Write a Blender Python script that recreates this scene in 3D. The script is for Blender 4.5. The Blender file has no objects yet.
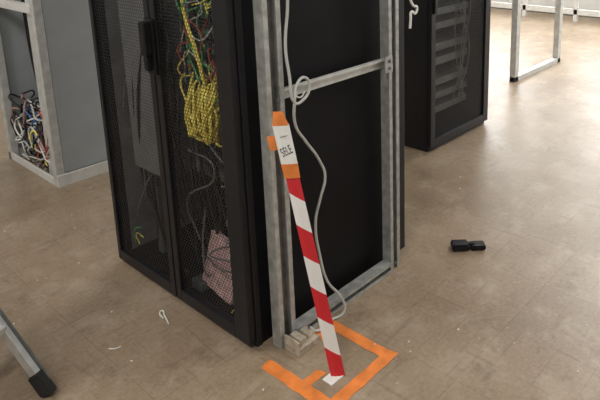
import bpy, bmesh, math, random
from mathutils import Vector, Matrix
random.seed(7)
scene=bpy.context.scene
COL=scene.collection

# ---------------------------------------------------------------- materials
def newmat(name):
    m=bpy.data.materials.new(name); m.use_nodes=True
    nt=m.node_tree; b=nt.nodes.get('Principled BSDF')
    return m,nt,b
def mat(name,col,rough=.5,metal=0.,var=.0,scale=20.,bump=0.,emit=None,es=0.,stretch=(1,1,1),spec=.5):
    m,nt,b=newmat(name)
    b.inputs['Base Color'].default_value=(*col,1); b.inputs['Roughness'].default_value=rough
    b.inputs['Metallic'].default_value=metal; b.inputs['Specular IOR Level'].default_value=spec
    if emit: 
        b.inputs['Emission Color'].default_value=(*emit,1); b.inputs['Emission Strength'].default_value=es
    if var>0 or bump>0:
        tc=nt.nodes.new('ShaderNodeTexCoord'); mp=nt.nodes.new('ShaderNodeMapping'); mp.inputs['Scale'].default_value=stretch
        n=nt.nodes.new('ShaderNodeTexNoise'); n.inputs['Scale'].default_value=scale; n.inputs['Detail'].default_value=5
        nt.links.new(tc.outputs['Object'],mp.inputs['Vector']); nt.links.new(mp.outputs[0],n.inputs['Vector'])
        if var>0:
            r=nt.nodes.new('ShaderNodeValToRGB')
            r.color_ramp.elements[0].position=.3; r.color_ramp.elements[1].position=.7
            r.color_ramp.elements[0].color=(*[c*(1-var) for c in col],1)
            r.color_ramp.elements[1].color=(*[min(1,c*(1+var)) for c in col],1)
            nt.links.new(n.outputs['Fac'],r.inputs['Fac']); nt.links.new(r.outputs['Color'],b.inputs['Base Color'])
        if bump>0:
            bp=nt.nodes.new('ShaderNodeBump'); bp.inputs['Strength'].default_value=bump; bp.inputs['Distance'].default_value=.01
            nt.links.new(n.outputs['Fac'],bp.inputs['Height']); nt.links.new(bp.outputs[0],b.inputs['Normal'])
    return m
M_black=mat('powder_black',(.011,.011,.014),.4,0,.15,30,.02,spec=.35)
M_blackpanel=mat('side_panel_black',(.004,.004,.0055),.55,0,.2,8,spec=.18)
M_galv=mat('galvanised_steel',(.42,.43,.42),.40,.4,.25,28,.03)
M_galv_l=mat('galvanised_light',(.56,.57,.56),.45,.2,.15,20,.02)
M_galv_d=mat('galvanised_dark',(.14,.15,.15),.5,.4,.2,35)
M_liner=mat('inner_liner_grey',(.17,.175,.18),.6,0,.2,12)
M_white=mat('white_steel',(.66,.66,.64),.5,0,.08,20)
M_greypanel=mat('grey_panel',(.36,.39,.41),.5,0,.06,6)
M_orange=mat('orange_tape',(.74,.215,.04),.6,0,.2,18)
M_label=mat('white_label',(.80,.80,.78),.55)
M_ink=mat('ink',(.04,.04,.05),.6)
M_cable=mat('grey_cable',(.50,.51,.49),.5)
M_cable_d=mat('dark_grey_cable',(.16,.16,.16),.5)
M_wcable=mat('white_cable',(.76,.76,.73),.5)
M_yellow=mat('yellow_cable',(.85,.72,.14),.5)
M_bcable=mat('black_cable',(.015,.015,.016),.5)
M_red=mat('red_cable',(.45,.06,.04),.5)
M_gcable=mat('green_cable',(.12,.42,.15),.5)
M_bluec=mat('blue_cable',(.07,.18,.45),.5)
M_pinkc=mat('pinkish_cable',(.45,.28,.25),.5)
M_server=mat('server_metal',(.16,.18,.17),.4,.3,.2,30)
M_pink=mat('cardboard_pink',(.60,.40,.39),.8,0,.35,30)
M_green=mat('circuit_green',(.16,.36,.22),.5,0,.5,60)
M_rubber=mat('rubber',(.012,.012,.012),.7)
M_alu=mat('aluminium',(.62,.63,.64),.35,.6,.1,30)
M_wall=mat('painted_wall',(.62,.62,.60),.8,0,.05,3)
M_ceil=mat('ceiling_paint',(.72,.72,.71),.9,0,.03,3)
M_plastic=mat('black_plastic',(.008,.008,.010),.45,spec=.3)
M_glass=mat('bright_window',(.8,.8,.8),.5,0,emit=(.97,.99,1),es=8.0)
M_lamp=mat('lamp_diffuser',(.9,.9,.9),.5,0,emit=(1,.98,.95),es=6)
M_bracket=mat('bracket_zinc',(.50,.44,.36),.45,.35,.3,40,.05)
M_debris=mat('paper_debris',(.75,.72,.66),.8)

def perforated():
    m,nt,b=newmat('perforated_steel'); N=nt.nodes; L=nt.links
    b.inputs['Base Color'].default_value=(.022,.022,.025,1); b.inputs['Roughness'].default_value=.4
    tc=N.new('ShaderNodeTexCoord'); a=.0158; s3=a*math.sqrt(3)
    uv=tc.outputs['UV']
    def dist(off):
        ad=N.new('ShaderNodeVectorMath');ad.operation='ADD';ad.inputs[1].default_value=off
        mo=N.new('ShaderNodeVectorMath');mo.operation='WRAP';mo.inputs[1].default_value=(a/2,s3/2,1);mo.inputs[2].default_value=(-a/2,-s3/2,-1)
        ln=N.new('ShaderNodeVectorMath');ln.operation='LENGTH'
        L.new(uv,ad.inputs[0]);L.new(ad.outputs[0],mo.inputs[0]);L.new(mo.outputs[0],ln.inputs[0]); return ln.outputs['Value']
    mi=N.new('ShaderNodeMath');mi.operation='MINIMUM';L.new(dist((0,0,0)),mi.inputs[0]);L.new(dist((a/2,s3/2,0)),mi.inputs[1])
    gt=N.new('ShaderNodeMath');gt.operation='GREATER_THAN';gt.inputs[1].default_value=a*.425;L.new(mi.outputs[0],gt.inputs[0])
    L.new(gt.outputs[0],b.inputs['Alpha']); return m
M_perf=perforated()

def stripes():
    """red / white diagonal barrier stripes along UV: u across (m), v along (m)"""
    m,nt,b=newmat('red_white_barrier_tape');N=nt.nodes;L=nt.links
    b.inputs['Roughness'].default_value=.45
    tc=N.new('ShaderNodeTexCoord');sp=N.new('ShaderNodeSeparateXYZ');L.new(tc.outputs['UV'],sp.inputs[0])
    k=N.new('ShaderNodeMath');k.operation='MULTIPLY_ADD';k.inputs[1].default_value=-.75;L.new(sp.outputs[0],k.inputs[0]);L.new(sp.outputs[1],k.inputs[2])
    mo=N.new('ShaderNodeMath');mo.operation='MODULO';mo.inputs[1].default_value=.228
    ad=N.new('ShaderNodeMath');ad.operation='ADD';ad.inputs[1].default_value=.27;L.new(k.outputs[0],ad.inputs[0]);L.new(ad.outputs[0],mo.inputs[0])
    gt=N.new('ShaderNodeMath');gt.operation='GREATER_THAN';gt.inputs[1].default_value=.114;L.new(mo.outputs[0],gt.inputs[0])
    mx=N.new('ShaderNodeMix');mx.data_type='RGBA';mx.inputs[6].default_value=(.62,.02,.03,1);mx.inputs[7].default_value=(.84,.83,.82,1)
    L.new(gt.outputs[0],mx.inputs[0]);L.new(mx.outputs[2],b.inputs['Base Color']);return m
M_stripe=stripes()

def floor_mat():
    m,nt,b=newmat('vinyl_tile_floor');N=nt.nodes;L=nt.links
    tc=N.new('ShaderNodeTexCoord')
    def noise(sc,det=6,ro=.6):
        n=N.new('ShaderNodeTexNoise');n.inputs['Scale'].default_value=sc;n.inputs['Detail'].default_value=det;n.inputs['Roughness'].default_value=ro
        L.new(tc.outputs['Object'],n.inputs['Vector']);return n.outputs['Fac']
    def ramp(fac,els):
        r=N.new('ShaderNodeValToRGB');cr=r.color_ramp
        cr.elements[0].position=els[0][0];cr.elements[0].color=(*els[0][1],1)
        cr.elements[1].position=els[-1][0];cr.elements[1].color=(*els[-1][1],1)
        for p,c in els[1:-1]:
            e=cr.elements.new(p);e.color=(*c,1)
        L.new(fac,r.inputs['Fac']);return r.outputs['Color']
    def mix(t,f,a,bb):
        x=N.new('ShaderNodeMix');x.data_type='RGBA';x.blend_type=t
        if isinstance(f,float): x.inputs[0].default_value=f
        else: L.new(f,x.inputs[0])
        for s,v in ((6,a),(7,bb)):
            if isinstance(v,tuple): x.inputs[s].default_value=(*v,1)
            else: L.new(v,x.inputs[s])
        return x.outputs[2]
    def scaled(fac,k):
        s2=N.new('ShaderNodeMath');s2.operation='MULTIPLY';s2.inputs[1].default_value=k;L.new(fac,s2.inputs[0]);return s2.outputs[0]
    base=ramp(noise(1.4),[(.3,(.245,.180,.118)),(.5,(.292,.220,.150)),(.72,(.35,.275,.198))])
    fine=ramp(noise(60,4,.7),[(.3,(.80,.80,.80)),(.7,(1.12,1.12,1.12))])
    c=mix('MULTIPLY',1.0,base,fine)
    br=N.new('ShaderNodeTexBrick');br.offset=0;br.inputs['Scale'].default_value=1;br.inputs['Brick Width'].default_value=.36;br.inputs['Row Height'].default_value=.36
    br.inputs['Mortar Size'].default_value=.0022;br.inputs['Mortar Smooth'].default_value=.6;br.inputs['Bias'].default_value=0
    br.inputs['Color1'].default_value=(.95,.95,.95,1);br.inputs['Color2'].default_value=(1.04,1.04,1.04,1);br.inputs['Mortar'].default_value=(.76,.73,.70,1)
    mpv=N.new('ShaderNodeMapping');mpv.inputs['Location'].default_value=(.22,.1,0);L.new(tc.outputs['Object'],mpv.inputs['Vector']);L.new(mpv.outputs[0],br.inputs['Vector'])
    c=mix('MULTIPLY',1.0,c,br.outputs['Color'])
    st=ramp(noise(5.5,8,.75),[(.50,(0,0,0)),(.68,(1,1,1))])
    c=mix('MIX',scaled(st,.75),c,(.40,.33,.25))
    st2=ramp(noise(7,8,.8),[(.53,(0,0,0)),(.66,(1,1,1))])
    c=mix('MIX',scaled(st2,.65),c,(.155,.112,.075))
    st3=ramp(noise(26,6,.8),[(.63,(0,0,0)),(.68,(1,1,1))])
    c=mix('MIX',scaled(st3,.55),c,(.58,.52,.44))
    for sc,rot in (((2,40,1),.6),((34,2.5,1),.3)):
        mp=N.new('ShaderNodeMapping');mp.inputs['Scale'].default_value=sc;mp.inputs['Rotation'].default_value=(0,0,rot);L.new(tc.outputs['Object'],mp.inputs['Vector'])
        n=N.new('ShaderNodeTexNoise');n.inputs['Scale'].default_value=1;n.inputs['Detail'].default_value=3;L.new(mp.outputs[0],n.inputs['Vector'])
        sf=ramp(n.outputs['Fac'],[(.63,(0,0,0)),(.69,(1,1,1))])
        c=mix('MIX',scaled(sf,.35),c,(.15,.11,.08))
    L.new(c,b.inputs['Base Color'])
    r=N.new('ShaderNodeMapRange');r.inputs['To Min'].default_value=.27;r.inputs['To Max'].default_value=.52;L.new(noise(4,6),r.inputs['Value'])
    L.new(r.outputs[0],b.inputs['Roughness'])
    bp=N.new('ShaderNodeBump');bp.inputs['Strength'].default_value=.15;bp.inputs['Distance'].default_value=.01;L.new(noise(12,4),bp.inputs['Height']);L.new(bp.outputs[0],b.inputs['Normal'])
    return m
M_floor=floor_mat()

# ---------------------------------------------------------------- helpers
def empty(name,loc=(0,0,0)):
    o=bpy.data.objects.new(name,None);o.location=loc;COL.objects.link(o);return o
def link(name,me,m,parent=None):
    o=bpy.data.objects.new(name,me);COL.objects.link(o)
    if m: me.materials.append(m)
    if parent: 
        o.parent=parent; o.matrix_parent_inverse=Matrix.Translation(-parent.location)
    return o
def boxes(name,bs,m,parent=None,bevel=.0):
    bm=bmesh.new()
    for x0,x1,y0,y1,z0,z1 in bs:
        mt=Matrix.Translation(((x0+x1)/2,(y0+y1)/2,(z0+z1)/2))@Matrix.Diagonal((x1-x0,y1-y0,z1-z0,1))
        bmesh.ops.create_cube(bm,size=1,matrix=mt)
    if bevel>0:
        bmesh.ops.bevel(bm,geom=bm.edges[:],offset=bevel,segments=2,affect='EDGES',profile=.6)
    me=bpy.data.meshes.new(name);bm.to_mesh(me);bm.free()
    return link(name,me,m,parent)
def beams(name,lst,m,parent=None,bevel=0.,up=(0,0,1)):
    bm=bmesh.new()
    for a,b,w,h in lst:
        a=Vector(a);b=Vector(b);d=b-a;z=d.normalized();x=z.cross(Vector(up))
        if x.length<1e-4:x=z.cross(Vector((1,0,0)))
        x.normalize();y=z.cross(x)
        R=Matrix((x,y,z)).transposed().to_4x4()
        bmesh.ops.create_cube(bm,size=1,matrix=Matrix.Translation((a+b)/2)@R@Matrix.Diagonal((w,h,d.length,1)))
    if bevel>0: bmesh.ops.bevel(bm,geom=bm.edges[:],offset=bevel,segments=2,affect='EDGES')
    me=bpy.data.meshes.new(name);bm.to_mesh(me);bm.free();return link(name,me,m,parent)
def tube(name,pts,r,m,parent=None,cyclic=False):
    cu=bpy.data.curves.new(name,'CURVE');cu.dimensions='3D';cu.bevel_depth=r;cu.bevel_resolution=2;cu.resolution_u=6
    lists=pts if isinstance(pts[0][0],(tuple,list,Vector)) else [pts]
    for pl in lists:
        s=cu.splines.new('BEZIER');s.bezier_points.add(len(pl)-1)
        for bp,p in zip(s.bezier_points,pl):
            bp.co=p;bp.handle_left_type=bp.handle_right_type='AUTO'
        s.use_cyclic_u=cyclic
    o=bpy.data.objects.new(name+'_c',cu);COL.objects.link(o)
    dg=bpy.context.evaluated_depsgraph_get();me=bpy.data.meshes.new_from_object(o.evaluated_get(dg));bpy.data.objects.remove(o)
    for p in me.polygons:p.use_smooth=True
    me.name=name;me.materials.clear()
    return link(name,me,m,parent)
def panel_perf(name,axis,v,a0,a1,z0,z1,parent):
    if axis=='x': vs=[(v,a0,z0),(v,a1,z0),(v,a1,z1),(v,a0,z1)]
    else: vs=[(a0,v,z0),(a1,v,z0),(a1,v,z1),(a0,v,z1)]
    me=bpy.data.meshes.new(name);me.from_pydata(vs,[],[(0,1,2,3)]);uv=me.uv_layers.new()
    for i,c in enumerate([(a0,z0),(a1,z0),(a1,z1),(a0,z1)]):uv.data[i].uv=c
    return link(name,me,M_perf,parent)

# ---------------------------------------------------------------- room shell
boxes('floor',[(-2.6,9.1,-2.6,8.1,-.1,0)],M_floor)
boxes('ceiling',[(-2.6,9.1,-2.6,8.1,3.2,3.3)],M_ceil)
boxes('wall_west',[(-2.7,-2.6,-2.6,8.1,0,3.2)],M_wall)
boxes('wall_south',[(-2.6,9.1,-2.7,-2.6,0,3.2)],M_wall)
boxes('wall_north',[(-2.6,9.1,8.1,8.2,0,3.2)],M_wall)
we=[(9.1,9.2,-2.6,8.1,0,.95),(9.1,9.2,-2.6,8.1,2.7,3.2)]
for y0,y1 in ((-2.6,-1.8),(.6,1.2),(3.6,4.2),(6.6,8.1)): we.append((9.1,9.2,y0,y1,.95,2.7))
boxes('wall_east',we,M_wall)
for i,(y0,y1) in enumerate(((-1.8,.6),(1.2,3.6),(4.2,6.6))):
    w=empty(f'window_{i+1}',(9.12,(y0+y1)/2,.95))
    boxes('pane',[(9.14,9.15,y0+.04,y1-.04,.99,2.66)],M_glass,w)
    boxes('frame',[(9.11,9.17,y0,y0+.05,.95,2.7),(9.11,9.17,y1-.05,y1,.95,2.7),(9.11,9.17,y0,y1,.95,1.0),(9.11,9.17,y0,y1,2.65,2.7),(9.11,9.17,(y0+y1)/2-.025,(y0+y1)/2+.025,.95,2.7)],M_white,w)
boxes('baseboard_east',[(9.07,9.1,-2.6,8.1,0,.1)],M_galv_d,bevel=.004)
boxes('baseboard_north',[(-2.6,9.07,8.07,8.1,0,.1)],M_white,bevel=.004)

# ---------------------------------------------------------------- main server cabinet
X0,X1,Y0,Y1=1.218,2.165,1.652,2.624; H=2.3; YM=(Y0+Y1)/2
cab=empty('server_cabinet',(X0,Y0,0))
boxes('carcass',[(X0+.035,X1,Y0,Y0+.02,.0,H),(X0+.035,X1,Y1-.02,Y1,.0,H),(X1-.02,X1,Y0+.02,Y1-.02,.0,H),
  (X0+.035,X1-.02,Y0+.02,Y1-.02,.02,.05),(X0+.035,X1-.02,Y0+.02,Y1-.02,H-.04,H)],M_blackpanel,cab,.002)
boxes('inner_liner',[(X0+.06,X1-.03,Y1-.03,Y1-.021,.05,H-.05),(X1-.03,X1-.021,Y0+.03,Y1-.03,.05,H-.05),(X0+.07,X0+.30,YM+.1,Y1-.12,.5,1.9)],M_liner,cab)
boxes('corner_trim',[(X0+.03,X0+.055,Y0-.006,Y0+.03,0,H),(X0+.03,X0+.055,Y1-.03,Y1+.006,0,H),(X1-.04,X1+.006,Y0-.006,Y0+.03,0,H)],M_black,cab,.003)
def door(nm,ya,yb,sa,sb):
    boxes(nm+'_frame',[(X0,X0+.028,ya,ya+sa,.02,H-.02),(X0,X0+.028,yb-sb,yb,.02,H-.02),
       (X0,X0+.028,ya+sa,yb-sb,.02,.07),(X0,X0+.028,ya+sa,yb-sb,H-.08,H-.02)],M_black,cab,.004)
    panel_perf(nm+'_mesh','x',X0+.012,ya+sa,yb-sb,.07,H-.08,cab)
door('door_near',Y0,YM-.004,.085,.035)
door('door_far',YM+.004,Y1,.035,.028)
boxes('swing_handle',[(X0-.015,X0,YM-.035,YM+.02,1.0,1.22),(X0-.045,X0-.014,YM-.028,YM+.012,1.08,1.21),(X0-.04,X0-.018,YM-.022,YM+.004,1.02,1.09)],M_plastic,cab,.006)
boxes('rack_rails',[(X0+.13,X0+.15,Y0+.14,Y0+.18,.05,H-.05),(X0+.13,X0+.15,Y1-.18,Y1-.14,.05,H-.05),(X1-.2,X1-.18,Y0+.14,Y0+.18,.05,H-.05),(X1-.2,X1-.18,Y1-.18,Y1-.14,.05,H-.05)],M_galv_d,cab)
boxes('switch_units',[(X0+.14,X0+.5,Y0+.18,YM+.02,z,z+.05) for z in (.55,.93,1.0,1.07,1.14,1.21,1.4,1.5)],M_server,cab,.002)
boxes('switch_ports',[(X0+.132,X0+.142,Y0+.20+i*.025,Y0+.216+i*.025,z+.012,z+.034) for z in (.93,1.0,1.07,1.14,1.21) for i in range(12)],M_green,cab)
beams('leaning_carton',[((X0+.10,Y0+.325,.06),(X0+.13,Y0+.27,.30),.2,.03)],M_pink,cab,.003,up=(1,0,0))
ycs=[]
for i in range(70):
    y=Y0+.19+random.random()*.23; x=X0+.05+random.random()*.07
    z0=.90+random.random()*.11; zb=.73+random.random()*.12
    ycs.append([(x+.05,y+.03,z0),(x,y+random.uniform(-.03,.03),z0-.04),(x-.01,y+random.uniform(-.05,.05),zb+.04),(x+.01,y+random.uniform(0,.06),zb),(x+.05,y+random.uniform(.02,.09),zb+.09)])
tube('yellow_patch_cables',ycs,.005,M_yellow,cab)
tube('yellow_riser',[[(X0+.06,Y0+.34+k*.012,1.6),(X0+.055,Y0+.33+k*.01,1.25),(X0+.05,Y0+.26+k*.015,1.1),(X0+.06,Y0+.24,.95)] for k in range(2)],.004,M_yellow,cab)
bcs=[]
for i in range(22):
    y=Y0+.15+random.random()*.66;x=X0+.06+random.random()*.1
    bcs.append([(x,y,1.7),(x+.02,y+random.uniform(-.05,.05),1.2),(x,y+random.uniform(-.08,.08),.8),(x+.03,y+random.uniform(-.1,.1),.45),(x+.05,y+random.uniform(-.1,.1),.1)])
tube('black_cables',bcs,.006,M_bcable,cab)
def squig(n,ylo,yhi,zlo,zhi,amp):
    out=[]
    for i in range(n):
        p=[X0+.06+random.random()*.05,random.uniform(ylo,yhi),random.uniform(zlo,zhi)];pl=[tuple(p)]
        for k in range(3):
            p=[X0+.055+random.random()*.06,min(max(p[1]+random.uniform(-amp,amp),ylo),yhi),min(max(p[2]+random.uniform(-amp,amp),zlo),zhi)];pl.append(tuple(p))
        out.append(pl)
    return out
tube('red_cables',squig(5,Y0+.12,Y0+.42,.92,1.35,.12),.003,M_red,cab)
tube('grey_patch_cables',squig(4,Y0+.12,Y0+.42,.95,1.35,.12),.003,M_cable,cab)
tube('green_cables',squig(8,Y0+.12,Y0+.42,.84,1.3,.14)+[[(X0+.06,Y1-.06,.1),(X0+.05,Y1-.09,.18),(X0+.06,Y1-.13,.2)]],.0035,M_gcable,cab)
tube('dark_cables',squig(9,Y0+.12,Y0+.44,.15,.75,.2)+squig(4,YM+.07,Y1-.07,.1,1.3,.25),.004,M_cable_d,cab)
tube('loose_cables',squig(6,Y0+.12,Y0+.42,.95,1.3,.12)+[[(X0+.06,Y1-.1,.1),(X0+.06,Y1-.08,.15),(X0+.07,Y1-.12,.14)],[(X0+.05,Y0+.17,.06),(X0+.05,Y0+.13,.12),(X0+.06,Y0+.14,.2)]],.003,M_yellow,cab)
boxes('floor_clutter',[(X0+.06,X0+.16,YM-.1,YM-.03,.05,.09),(X0+.06,X0+.12,Y0+.12,Y0+.16,.05,.08),(X0+.05,X0+.1,YM+.05,YM+.12,.05,.075)],M_galv_d,cab,.003)

# ---------------------------------------------------------------- galvanised frame bolted beside the cabinet
fr=empty('galvanised_steel_frame',(1.29,1.59,0))
def cpost(xa,xb,ya,yb,z0,z1,t=.004,lip=.02):
    return [(xa,xb,yb-t,yb,z0,z1),(xa,xa+t,ya,yb-t,z0,z1),(xb-t,xb,ya,yb-t,z0,z1),(xa+t,xa+lip,ya,ya+t,z0,z1),(xb-lip,xb-t,ya,ya+t,z0,z1)]
FY0,FY1=1.568,1.615
boxes('post_front',cpost(1.298,1.375,FY0,FY1,.0,2.3),M_galv,fr)
boxes('post_rear',cpost(1.962,2.03,FY0,FY1,.0,2.3),M_galv,fr)
def chan(xa,xb,za,zb,ya,yb,t=.004,lip=.012):
    return [(xa,xb,yb-t,yb,za,zb),(xa,xb,ya,yb-t,za,za+t),(xa,xb,ya,yb-t,zb-t,zb),(xa,xb,ya,ya+t,za+t,za+lip),(xa,xb,ya,ya+t,zb-lip,zb-t)]
boxes('base_rail',chan(1.375,1.962,.0,.045,1.56,1.61),M_galv,fr)
boxes('crossbar',[(1.375,1.962,1.597,1.607,.955,.995),(1.375,1.962,1.585,1.60,.985,.995)],M_galv_l,fr,.002)
boxes('top_rail',chan(1.298,2.03,2.3,2.35,FY0,FY1),M_galv,fr)
boxes('foot_bracket',[(1.31,1.42,1.485,1.565,0,.03),(1.33,1.36,1.495,1.555,.03,.055),(1.375,1.41,1.50,1.55,.03,.05),(1.31,1.318,1.485,1.565,.03,.06)],M_bracket,fr,.003)
boxes('joint_plates',[(1.93,1.978,1.561,1.568,.94,1.01)],M_galv,fr,.001)
bm=bmesh.new()
for x,y,z in [(1.345,1.567,.97),(1.955,1.56,.96),(1.955,1.56,.99),(1.345,1.567,.03),(1.99,1.567,.03)]:
    bmesh.ops.create_cone(bm,segments=6,radius1=.008,radius2=.008,depth=.008,cap_ends=True,matrix=Matrix.Translation((x,y,z))@Matrix.Rotation(math.pi/2,4,'X'))
me=bpy.data.meshes.new('bolts');bm.to_mesh(me);bm.free();link('bolts',me,M_galv_d,fr)
y=1.562
tube('hanging_cable',[(1.40,y,2.3),(1.385,y,1.7),(1.405,y,1.31),(1.385,y,1.15),(1.388,y-.01,1.05),(1.395,y-.02,.955),(1.44,y-.01,.945),(1.492,y,.985),(1.47,y,1.025),(1.42,y-.01,1.01),(1.398,y-.02,.96),(1.415,y,.86),(1.47,y+.01,.78),(1.545,y+.02,.68),(1.575,y+.02,.60),(1.545,y+.02,.52),(1.515,y+.02,.44),(1.53,y+.02,.28),(1.56,y+.01,.15),(1.61,y-.015,.06),(1.61,y-.03,.012),(1.53,y-.03,.01),(1.45,y-.035,.012),(1.40,y-.04,.06)],.0055,M_cable,fr)
tube('cable_tie_end',[(1.40,y-.012,.99),(1.425,y-.02,.965),(1.44,y-.03,.985)],.003,M_wcable,fr)
tube('cable_hook',[(2.10,1.56,1.32),(2.09,1.555,1.25),(2.11,1.55,1.205),(2.135,1.55,1.195),(2.125,1.55,1.17),(2.095,1.55,1.18),(2.09,1.55,1.15),(2.085,1.55,1.11)],.0055,M_wcable,fr)

# ---------------------------------------------------------------- barrier strip (label + red/white tape)
bs=empty('barrier_tape_strip',(1.33,1.42,.5))
A=Vector((1.322,1.545,.935));B=Vector((1.33,1.306,.002));Ltot=(B-A).length
wd=Vector((.72,-.69,0)).normalized();dirv=(B-A).normalized();nrm=wd.cross(dirv);nrm=nrm if nrm.x<0 else -nrm
def ribbon(name,s0,s1,w0,w1,m,off=0.,n=14,shift=0.):
    vs=[];uvs=[];fs=[]
    for i in range(n+1):
        t=s0+(s1-s0)*i/n;w=w0+(w1-w0)*i/n
        c=A+dirv*t+nrm*(off+.006*math.sin(t*5))+wd*shift
        for k in (-.5,-.17,.17,.5):
            vs.append(c+wd*w*k+nrm*(.004 if abs(k)<.3 else 0));uvs.append((w*k,t))
    for i in range(n):
        for k in range(3):
            a=i*4+k;fs.append((a,a+1,a+5,a+4))
    me=bpy.data.meshes.new(name);me.from_pydata(vs,[],fs);uv=me.uv_layers.new()
    for lp in me.loops: uv.data[lp.index].uv=uvs[lp.vertex_index]
    o=link(name,me,m,bs);sd=o.modifiers.new('thick','SOLIDIFY');sd.thickness=.0015;return o
ribbon('stripes',.22,Ltot,.046,.050,M_stripe,n=30)
ribbon('orange_top',-.005,.045,.030,.056,M_orange,.004)
ribbon('label',.04,.19,.057,.056,M_label,.003)
ribbon('orange_wrap',.18,.23,.057,.052,M_orange,.006)
ribbon('orange_tab',.08,.13,.03,.03,M_orange,.001,shift=-.04)
cu=bpy.data.curves.new('txt','FONT');cu.body='SELE';cu.size=.055;cu.align_x='CENTER';cu.align_y='CENTER';cu.extrude=.0004
to=bpy.data.objects.new('txt',cu);COL.objects.link(to);dg=bpy.context.evaluated_depsgraph_get();me=bpy.data.meshes.new_from_object(to.evaluated_get(dg));bpy.data.objects.remove(to)
upv=-dirv;zx=nrm.normalized();xx=upv.cross(zx).normalized()
Rm=Matrix((xx,upv,zx)).transposed().to_4x4()@Matrix.Rotation(math.radians(14),4,'Z')@Matrix.Diagonal((.36,.8,1,1))
me.transform(Matrix.Translation(A+dirv*.135+zx*.0125)@Rm);me.materials.clear();link('lettering',me,M_ink,bs)
beams('pencil_line',[(A+dirv*.085+zx*.0125-wd*.012,A+dirv*.080+zx*.0125+wd*.015,.002,.001)],M_ink,bs)
boxes('foot_pad',[(1.285,1.345,1.295,1.34,.0,.004)],M_label,bs)

# ---------------------------------------------------------------- floor marking tape (torn, slightly uneven edges)
tp=empty('orange_floor_tape',(1.37,1.38,0))
def tapestrip(p0,p1,w,z,seed):
    rr=random.Random(seed);p0=Vector((*p0,0));p1=Vector((*p1,0));d=(p1-p0);L_=d.length;d.normalize();s=Vector((-d.y,d.x,0));n=14;vs=[];fs=[]
    for i in range(n+1):
        c=p0+d*L_*i/n
        e0=rr.uniform(-.002,.002);e1=rr.uniform(-.002,.002)
        ex=(rr.uniform(-.012,.004) if i in(0,n) else 0);ey=(rr.uniform(-.012,.004) if i in(0,n) else 0);sg=-1 if i==0 else 1
        vs+=[c+s*(w/2+e0)+d*ex*sg+Vector((0,0,z)),c+Vector((0,0,z+.0004)),c-s*(w/2+e1)+d*ey*sg+Vector((0,0,z))]
    for i in range(n):
        a=i*3;fs+=[(a,a+1,a+4,a+3),(a+1,a+2,a+5,a+4)]
    me=bpy.data.meshes.new('tape_strip');me.from_pydata(vs,[],fs);return link('tape_strip',me,M_orange,tp)
tapestrip((1.212,1.56),(1.216,1.205),.052,.0012,1)
tapestrip((1.20,1.232),(1.555,1.236),.048,.0018,2)
tapestrip((1.526,1.225),(1.524,1.535),.048,.0012,3)
tapestrip((1.425,1.512),(1.53,1.51),.042,.0018,4)
tapestrip((1.24,1.372),(1.315,1.37),.038,.0014,5)

# ---------------------------------------------------------------- small things on the floor
bl=empty('black_plastic_clip',(2.35,1.40,0))
u=Vector((.68,-.73,0)).normalized();c0=Vector((2.352,1.395,0))
beams('body',[(c0-u*.085+Vector((0,0,.018)),c0-u*.005+Vector((0,0,.018)),.062,.034),(c0+u*.005+Vector((0,0,.014)),c0+u*.078+Vector((0,0,.014)),.055,.026),(c0-u*.02+Vector((0,0,.026)),c0+u*.03+Vector((0,0,.026)),.03,.012)],M_plastic,bl,.005)
dbm=bmesh.new()
def scrap(x,y,s):
    a=random.random()*3
    bmesh.ops.create_icosphere(dbm,subdivisions=1,radius=s,matrix=Matrix.Translation((x,y,s*.3))@Matrix.Rotation(a,4,'Z')@Matrix.Diagonal((1,random.uniform(.35,.9),.3,1)))
for i in range(130):
    while True:
        x=random.uniform(.5,4.5);yy=random.uniform(.3,4.6)
        if not(X0-.04<x<X1+.02 and 1.45<yy<Y1+.05) and not (x>3.2 and yy>2.2) and not (x>1.35 and yy>3.6): break
    scrap(x,yy,random.uniform(.002,.006)*(1.6 if random.random()<.12 else 1))
me=bpy.data.meshes.new('floor_debris');dbm.to_mesh(me);dbm.free();link('floor_debris',me,M_debris)
tube('cable_offcut',[(1.115,2.08,.004),(1.125,2.12,.004),(1.135,2.125,.006),(1.128,2.09,.004),(1.11,2.03,.004)],.003,M_wcable)
tube('cable_tie',[(.885,2.08,.003),(.90,2.06,.004),(.92,2.055,.003)],.0022,M_wcable)

# ---------------------------------------------------------------- stepladder (only a foot reaches the picture)
ld=empty('stepladder',(.5,2.1,0))
F1=Vector((.635,2.035,.03));T1=Vector((.265,2.925,1.30));side=Vector((-.93,-.37,0)).normalized()*.42
F2=F1+side;T2=T1+side*.8
beams('rails',[(F1,T1,.020,.042),(F2,T2,.020,.042)],M_alu,ld,.003)
beams('rail_lips',[(F1+Vector((.012,.006,.01)),T1+Vector((.012,.006,.01)),.006,.05)],M_galv_d,ld,.001)
beams('rungs',[(F1.lerp(T1,t),F2.lerp(T2,t),.06,.02) for t in (.16,.42,.64,.86)],M_alu,ld,.002)
R1=Vector((.1,3.75,.03));R2=R1+side
beams('rear_legs',[(R1,T1,.02,.035),(R2,T2,.02,.035)],M_alu,ld,.002)
beams('top_platform',[(T1,T2,.16,.03)],M_plastic,ld,.004)
dd=(T1-F1).normalized()
beams('rubber_feet',[(P-dd*.032,P+dd*.055,.034,.056) for P in (F1,F2)]+[(P,P+Vector((0,0,.05)),.03,.045) for P in (R1-Vector((0,0,.03)),R2-Vector((0,0,.03)))],M_rubber,ld,.004)

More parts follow.
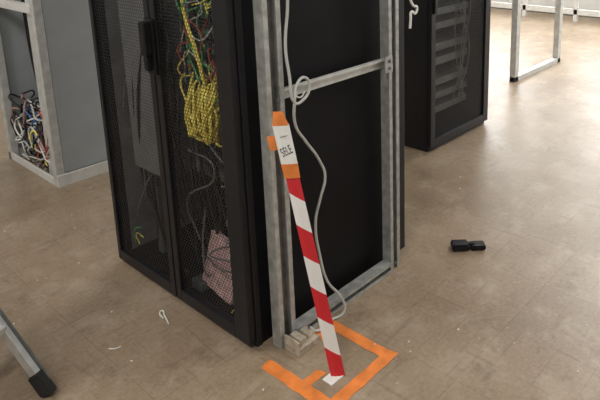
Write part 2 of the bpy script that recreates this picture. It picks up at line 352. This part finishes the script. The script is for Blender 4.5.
# ---------------------------------------------------------------- camera
cd=bpy.data.cameras.new('camera');co=bpy.data.objects.new('camera',cd);COL.objects.link(co)
Rv=Vector((.64653,-.76271,-.01656));Uv=Vector((.18361,.13451,.97375));Fv=Vector((.74047,.6326,-.227))
Mx=Matrix((Rv,Uv,-Fv)).transposed().to_4x4();Mx.translation=(0,0,1.6);co.matrix_world=Mx
cd.sensor_fit='HORIZONTAL';cd.sensor_width=36;cd.lens=615.463/600*36
cd.shift_x=(300-369.275)/600;cd.shift_y=-(200-55.109)/600;cd.clip_start=.05
scene.camera=co

# ---------------------------------------------------------------- right cabinet
rc=empty('network_cabinet',(3.232,2.229,0));a0,a1,b0,b1=3.232,3.995,2.229,3.2
boxes('carcass',[(a0,a0+.02,b0+.03,b1,0,H),(a1-.02,a1,b0+.03,b1,0,H),(a0+.02,a1-.02,b1-.02,b1,0,H),(a0+.02,a1-.02,b0+.03,b1-.02,.0,.05),(a0+.02,a1-.02,b0+.03,b1-.02,H-.04,H)],M_black,rc,.002)
boxes('door_frame',[(a0,a0+.05,b0,b0+.026,.03,H),(a1-.07,a1,b0,b0+.026,.03,H),(a0+.05,a1-.07,b0,b0+.026,.03,.09),(a0+.05,a1-.07,b0,b0+.026,H-.06,H)],M_black,rc,.004)
panel_perf('door_mesh','y',b0+.012,a0+.05,a1-.07,.09,H-.06,rc)
boxes('handle',[(a0+.01,a0+.04,b0-.02,b0,.95,1.2)],M_plastic,rc,.005)
boxes('plinth',[(a0+.03,a1-.03,b0+.04,b0+.06,0,.04)],M_black,rc)
boxes('equipment',[(a0+.12,a1-.12,b0+.12,b0+.7,z,z+.05) for z in (.2,.3,.4,.55,.65,.8,.9,1.0,1.2,1.4)],M_galv_d,rc,.003)
rr=random.Random(3)
tube('patch_cables',[[(a0+rr.uniform(.3,.6),b0+.09,1.3),(a0+rr.uniform(.4,.64),b0+.08,.95),(a0+rr.uniform(.45,.64),b0+.1,.6),(a0+rr.uniform(.35,.6),b0+.09,.25)] for i in range(5)],.004,M_cable_d,rc)

# ---------------------------------------------------------------- left open rack
sx,sy=1.397,3.694;lr=empty('open_frame_rack',(sx,sy,0))
W_=.75;Dp=.95
boxes('posts',[(sx,sx+.05,sy,sy+.05,0,2.2),(sx,sx+.05,sy+W_-.05,sy+W_,0,2.2),(sx+Dp-.05,sx+Dp,sy,sy+.05,0,2.2),(sx+Dp-.05,sx+Dp,sy+W_-.05,sy+W_,0,2.2)],M_galv_l,lr,.004)
boxes('base',[(sx,sx+Dp,sy-.012,sy,0,.075),(sx,sx+.012,sy,sy+W_,0,.05),(sx,sx+Dp,sy+W_-.03,sy+W_,0,.06),(sx+Dp-.02,sx+Dp,sy,sy+W_,0,.06)],M_white,lr,.003)
boxes('rails',[(sx,sx+.04,sy+.05,sy+W_-.05,1.06,1.11),(sx,sx+Dp,sy,sy+.03,2.17,2.2),(sx,sx+Dp,sy+W_-.03,sy+W_,2.17,2.2)],M_white,lr,.003)
boxes('side_panel',[(sx+.055,sx+Dp-.05,sy+.01,sy+.018,.075,2.17)],M_greypanel,lr)
boxes('back_panel',[(sx+Dp-.06,sx+Dp-.05,sy+.05,sy+W_-.05,.06,2.17),(sx+.05,sx+Dp-.05,sy+W_-.02,sy+W_-.012,.06,2.17)],M_greypanel,lr)
boxes('inner_strip',[(sx+.03,sx+.05,sy+.13,sy+.18,.0,2.17),(sx+.2,sx+.23,sy+.4,sy+.43,.0,2.17)],M_galv_l,lr)
cc={k:[] for k in range(7)}
for i in range(135):
    y=sy+.08+random.random()*.55;x=sx+.03+random.random()*.25;z=.03+random.random()*.3
    pl=[(x,y,z)]
    for k in range(4):
        pl.append((min(max(pl[-1][0]+random.uniform(-.12,.12),sx+.03),sx+.4),min(max(pl[-1][1]+random.uniform(-.15,.15),sy+.07),sy+.66),min(max(pl[-1][2]+random.uniform(-.14,.14),.03),.46)))
    cc[random.choice((0,0,0,0,0,0,1,1,1,2,3,3,4,5,6))].append(pl)
for k in range(3): cc[0].append([(sx+.1,sy+.34+.03*k,1.9),(sx+.08,sy+.32+.02*k,1.2),(sx+.1,sy+.33+.03*k,.7),(sx+.1,sy+.3,.4)])
for k,(mm,nm) in enumerate(((M_bcable,'cables_black'),(M_cable,'cables_grey'),(M_yellow,'cables_yellow'),(M_pinkc,'cables_pinkish'),(M_wcable,'cables_white'),(M_red,'cables_red'),(M_bluec,'cables_blue'))):
    if cc[k]: tube(nm,cc[k],.0055,mm,lr)

# ---------------------------------------------------------------- far steel frame and rail
ff=empty('galvanised_rack_frame',(5.2,2.644,0))
boxes('uprights',[(5.16,5.23,2.60,2.66,0,2.3),(6.12,6.19,2.60,2.66,0,2.3)],M_galv_l,ff,.004)
boxes('rails',[(5.16,6.19,2.60,2.66,0,.05),(5.16,6.19,2.60,2.66,2.3,2.36)],M_galv_l,ff,.004)
ct=empty('low_steel_rail',(8.6,3.6,0))
boxes('rail',[(8.6,8.66,1.6,5.6,.10,.18),(8.6,8.66,1.6,5.6,.36,.42)],M_white,ct,.004)
boxes('legs',[(8.6,8.66,yy,yy+.06,0,.9) for yy in (1.8,2.6,3.4,4.2,5.0)],M_white,ct,.004)

# ---------------------------------------------------------------- lights
def area(name,loc,sx_,sy_,pw,col,rot=(0,0,0)):
    l=bpy.data.lights.new(name,'AREA');l.shape='RECTANGLE';l.size=sx_;l.size_y=sy_;l.energy=pw;l.color=col
    o=bpy.data.objects.new(name,l);o.location=loc;o.rotation_euler=rot;COL.objects.link(o);return o
for i,(x,y,pw) in enumerate(((-.6,.6,48),(-.6,3.6,46),(3.4,.2,34),(4.6,5.0,46),(7,1.8,80),(7.2,4.8,80))):  # the last lamp is an unseen extra, added to brighten the far right
    p=empty('ceiling_lamp' if i==0 else f'ceiling_lamp.{i:03d}',(x,y,3.2))
    boxes('housing',[(x-.62,x+.62,y-.17,y+.17,3.14,3.2)],M_white,p)
    boxes('diffuser',[(x-.58,x+.58,y-.13,y+.13,3.13,3.142)],M_lamp,p)
    a=area('tube',(x,y,3.12),1.1,.25,pw,(1,.965,.91));a.parent=p;a.matrix_parent_inverse=Matrix.Translation(-p.location)
w=bpy.data.worlds.new('world');scene.world=w;w.use_nodes=True
w.node_tree.nodes['Background'].inputs[0].default_value=(.8,.85,.9,1);w.node_tree.nodes['Background'].inputs[1].default_value=.3
scene.view_settings.view_transform='Standard'
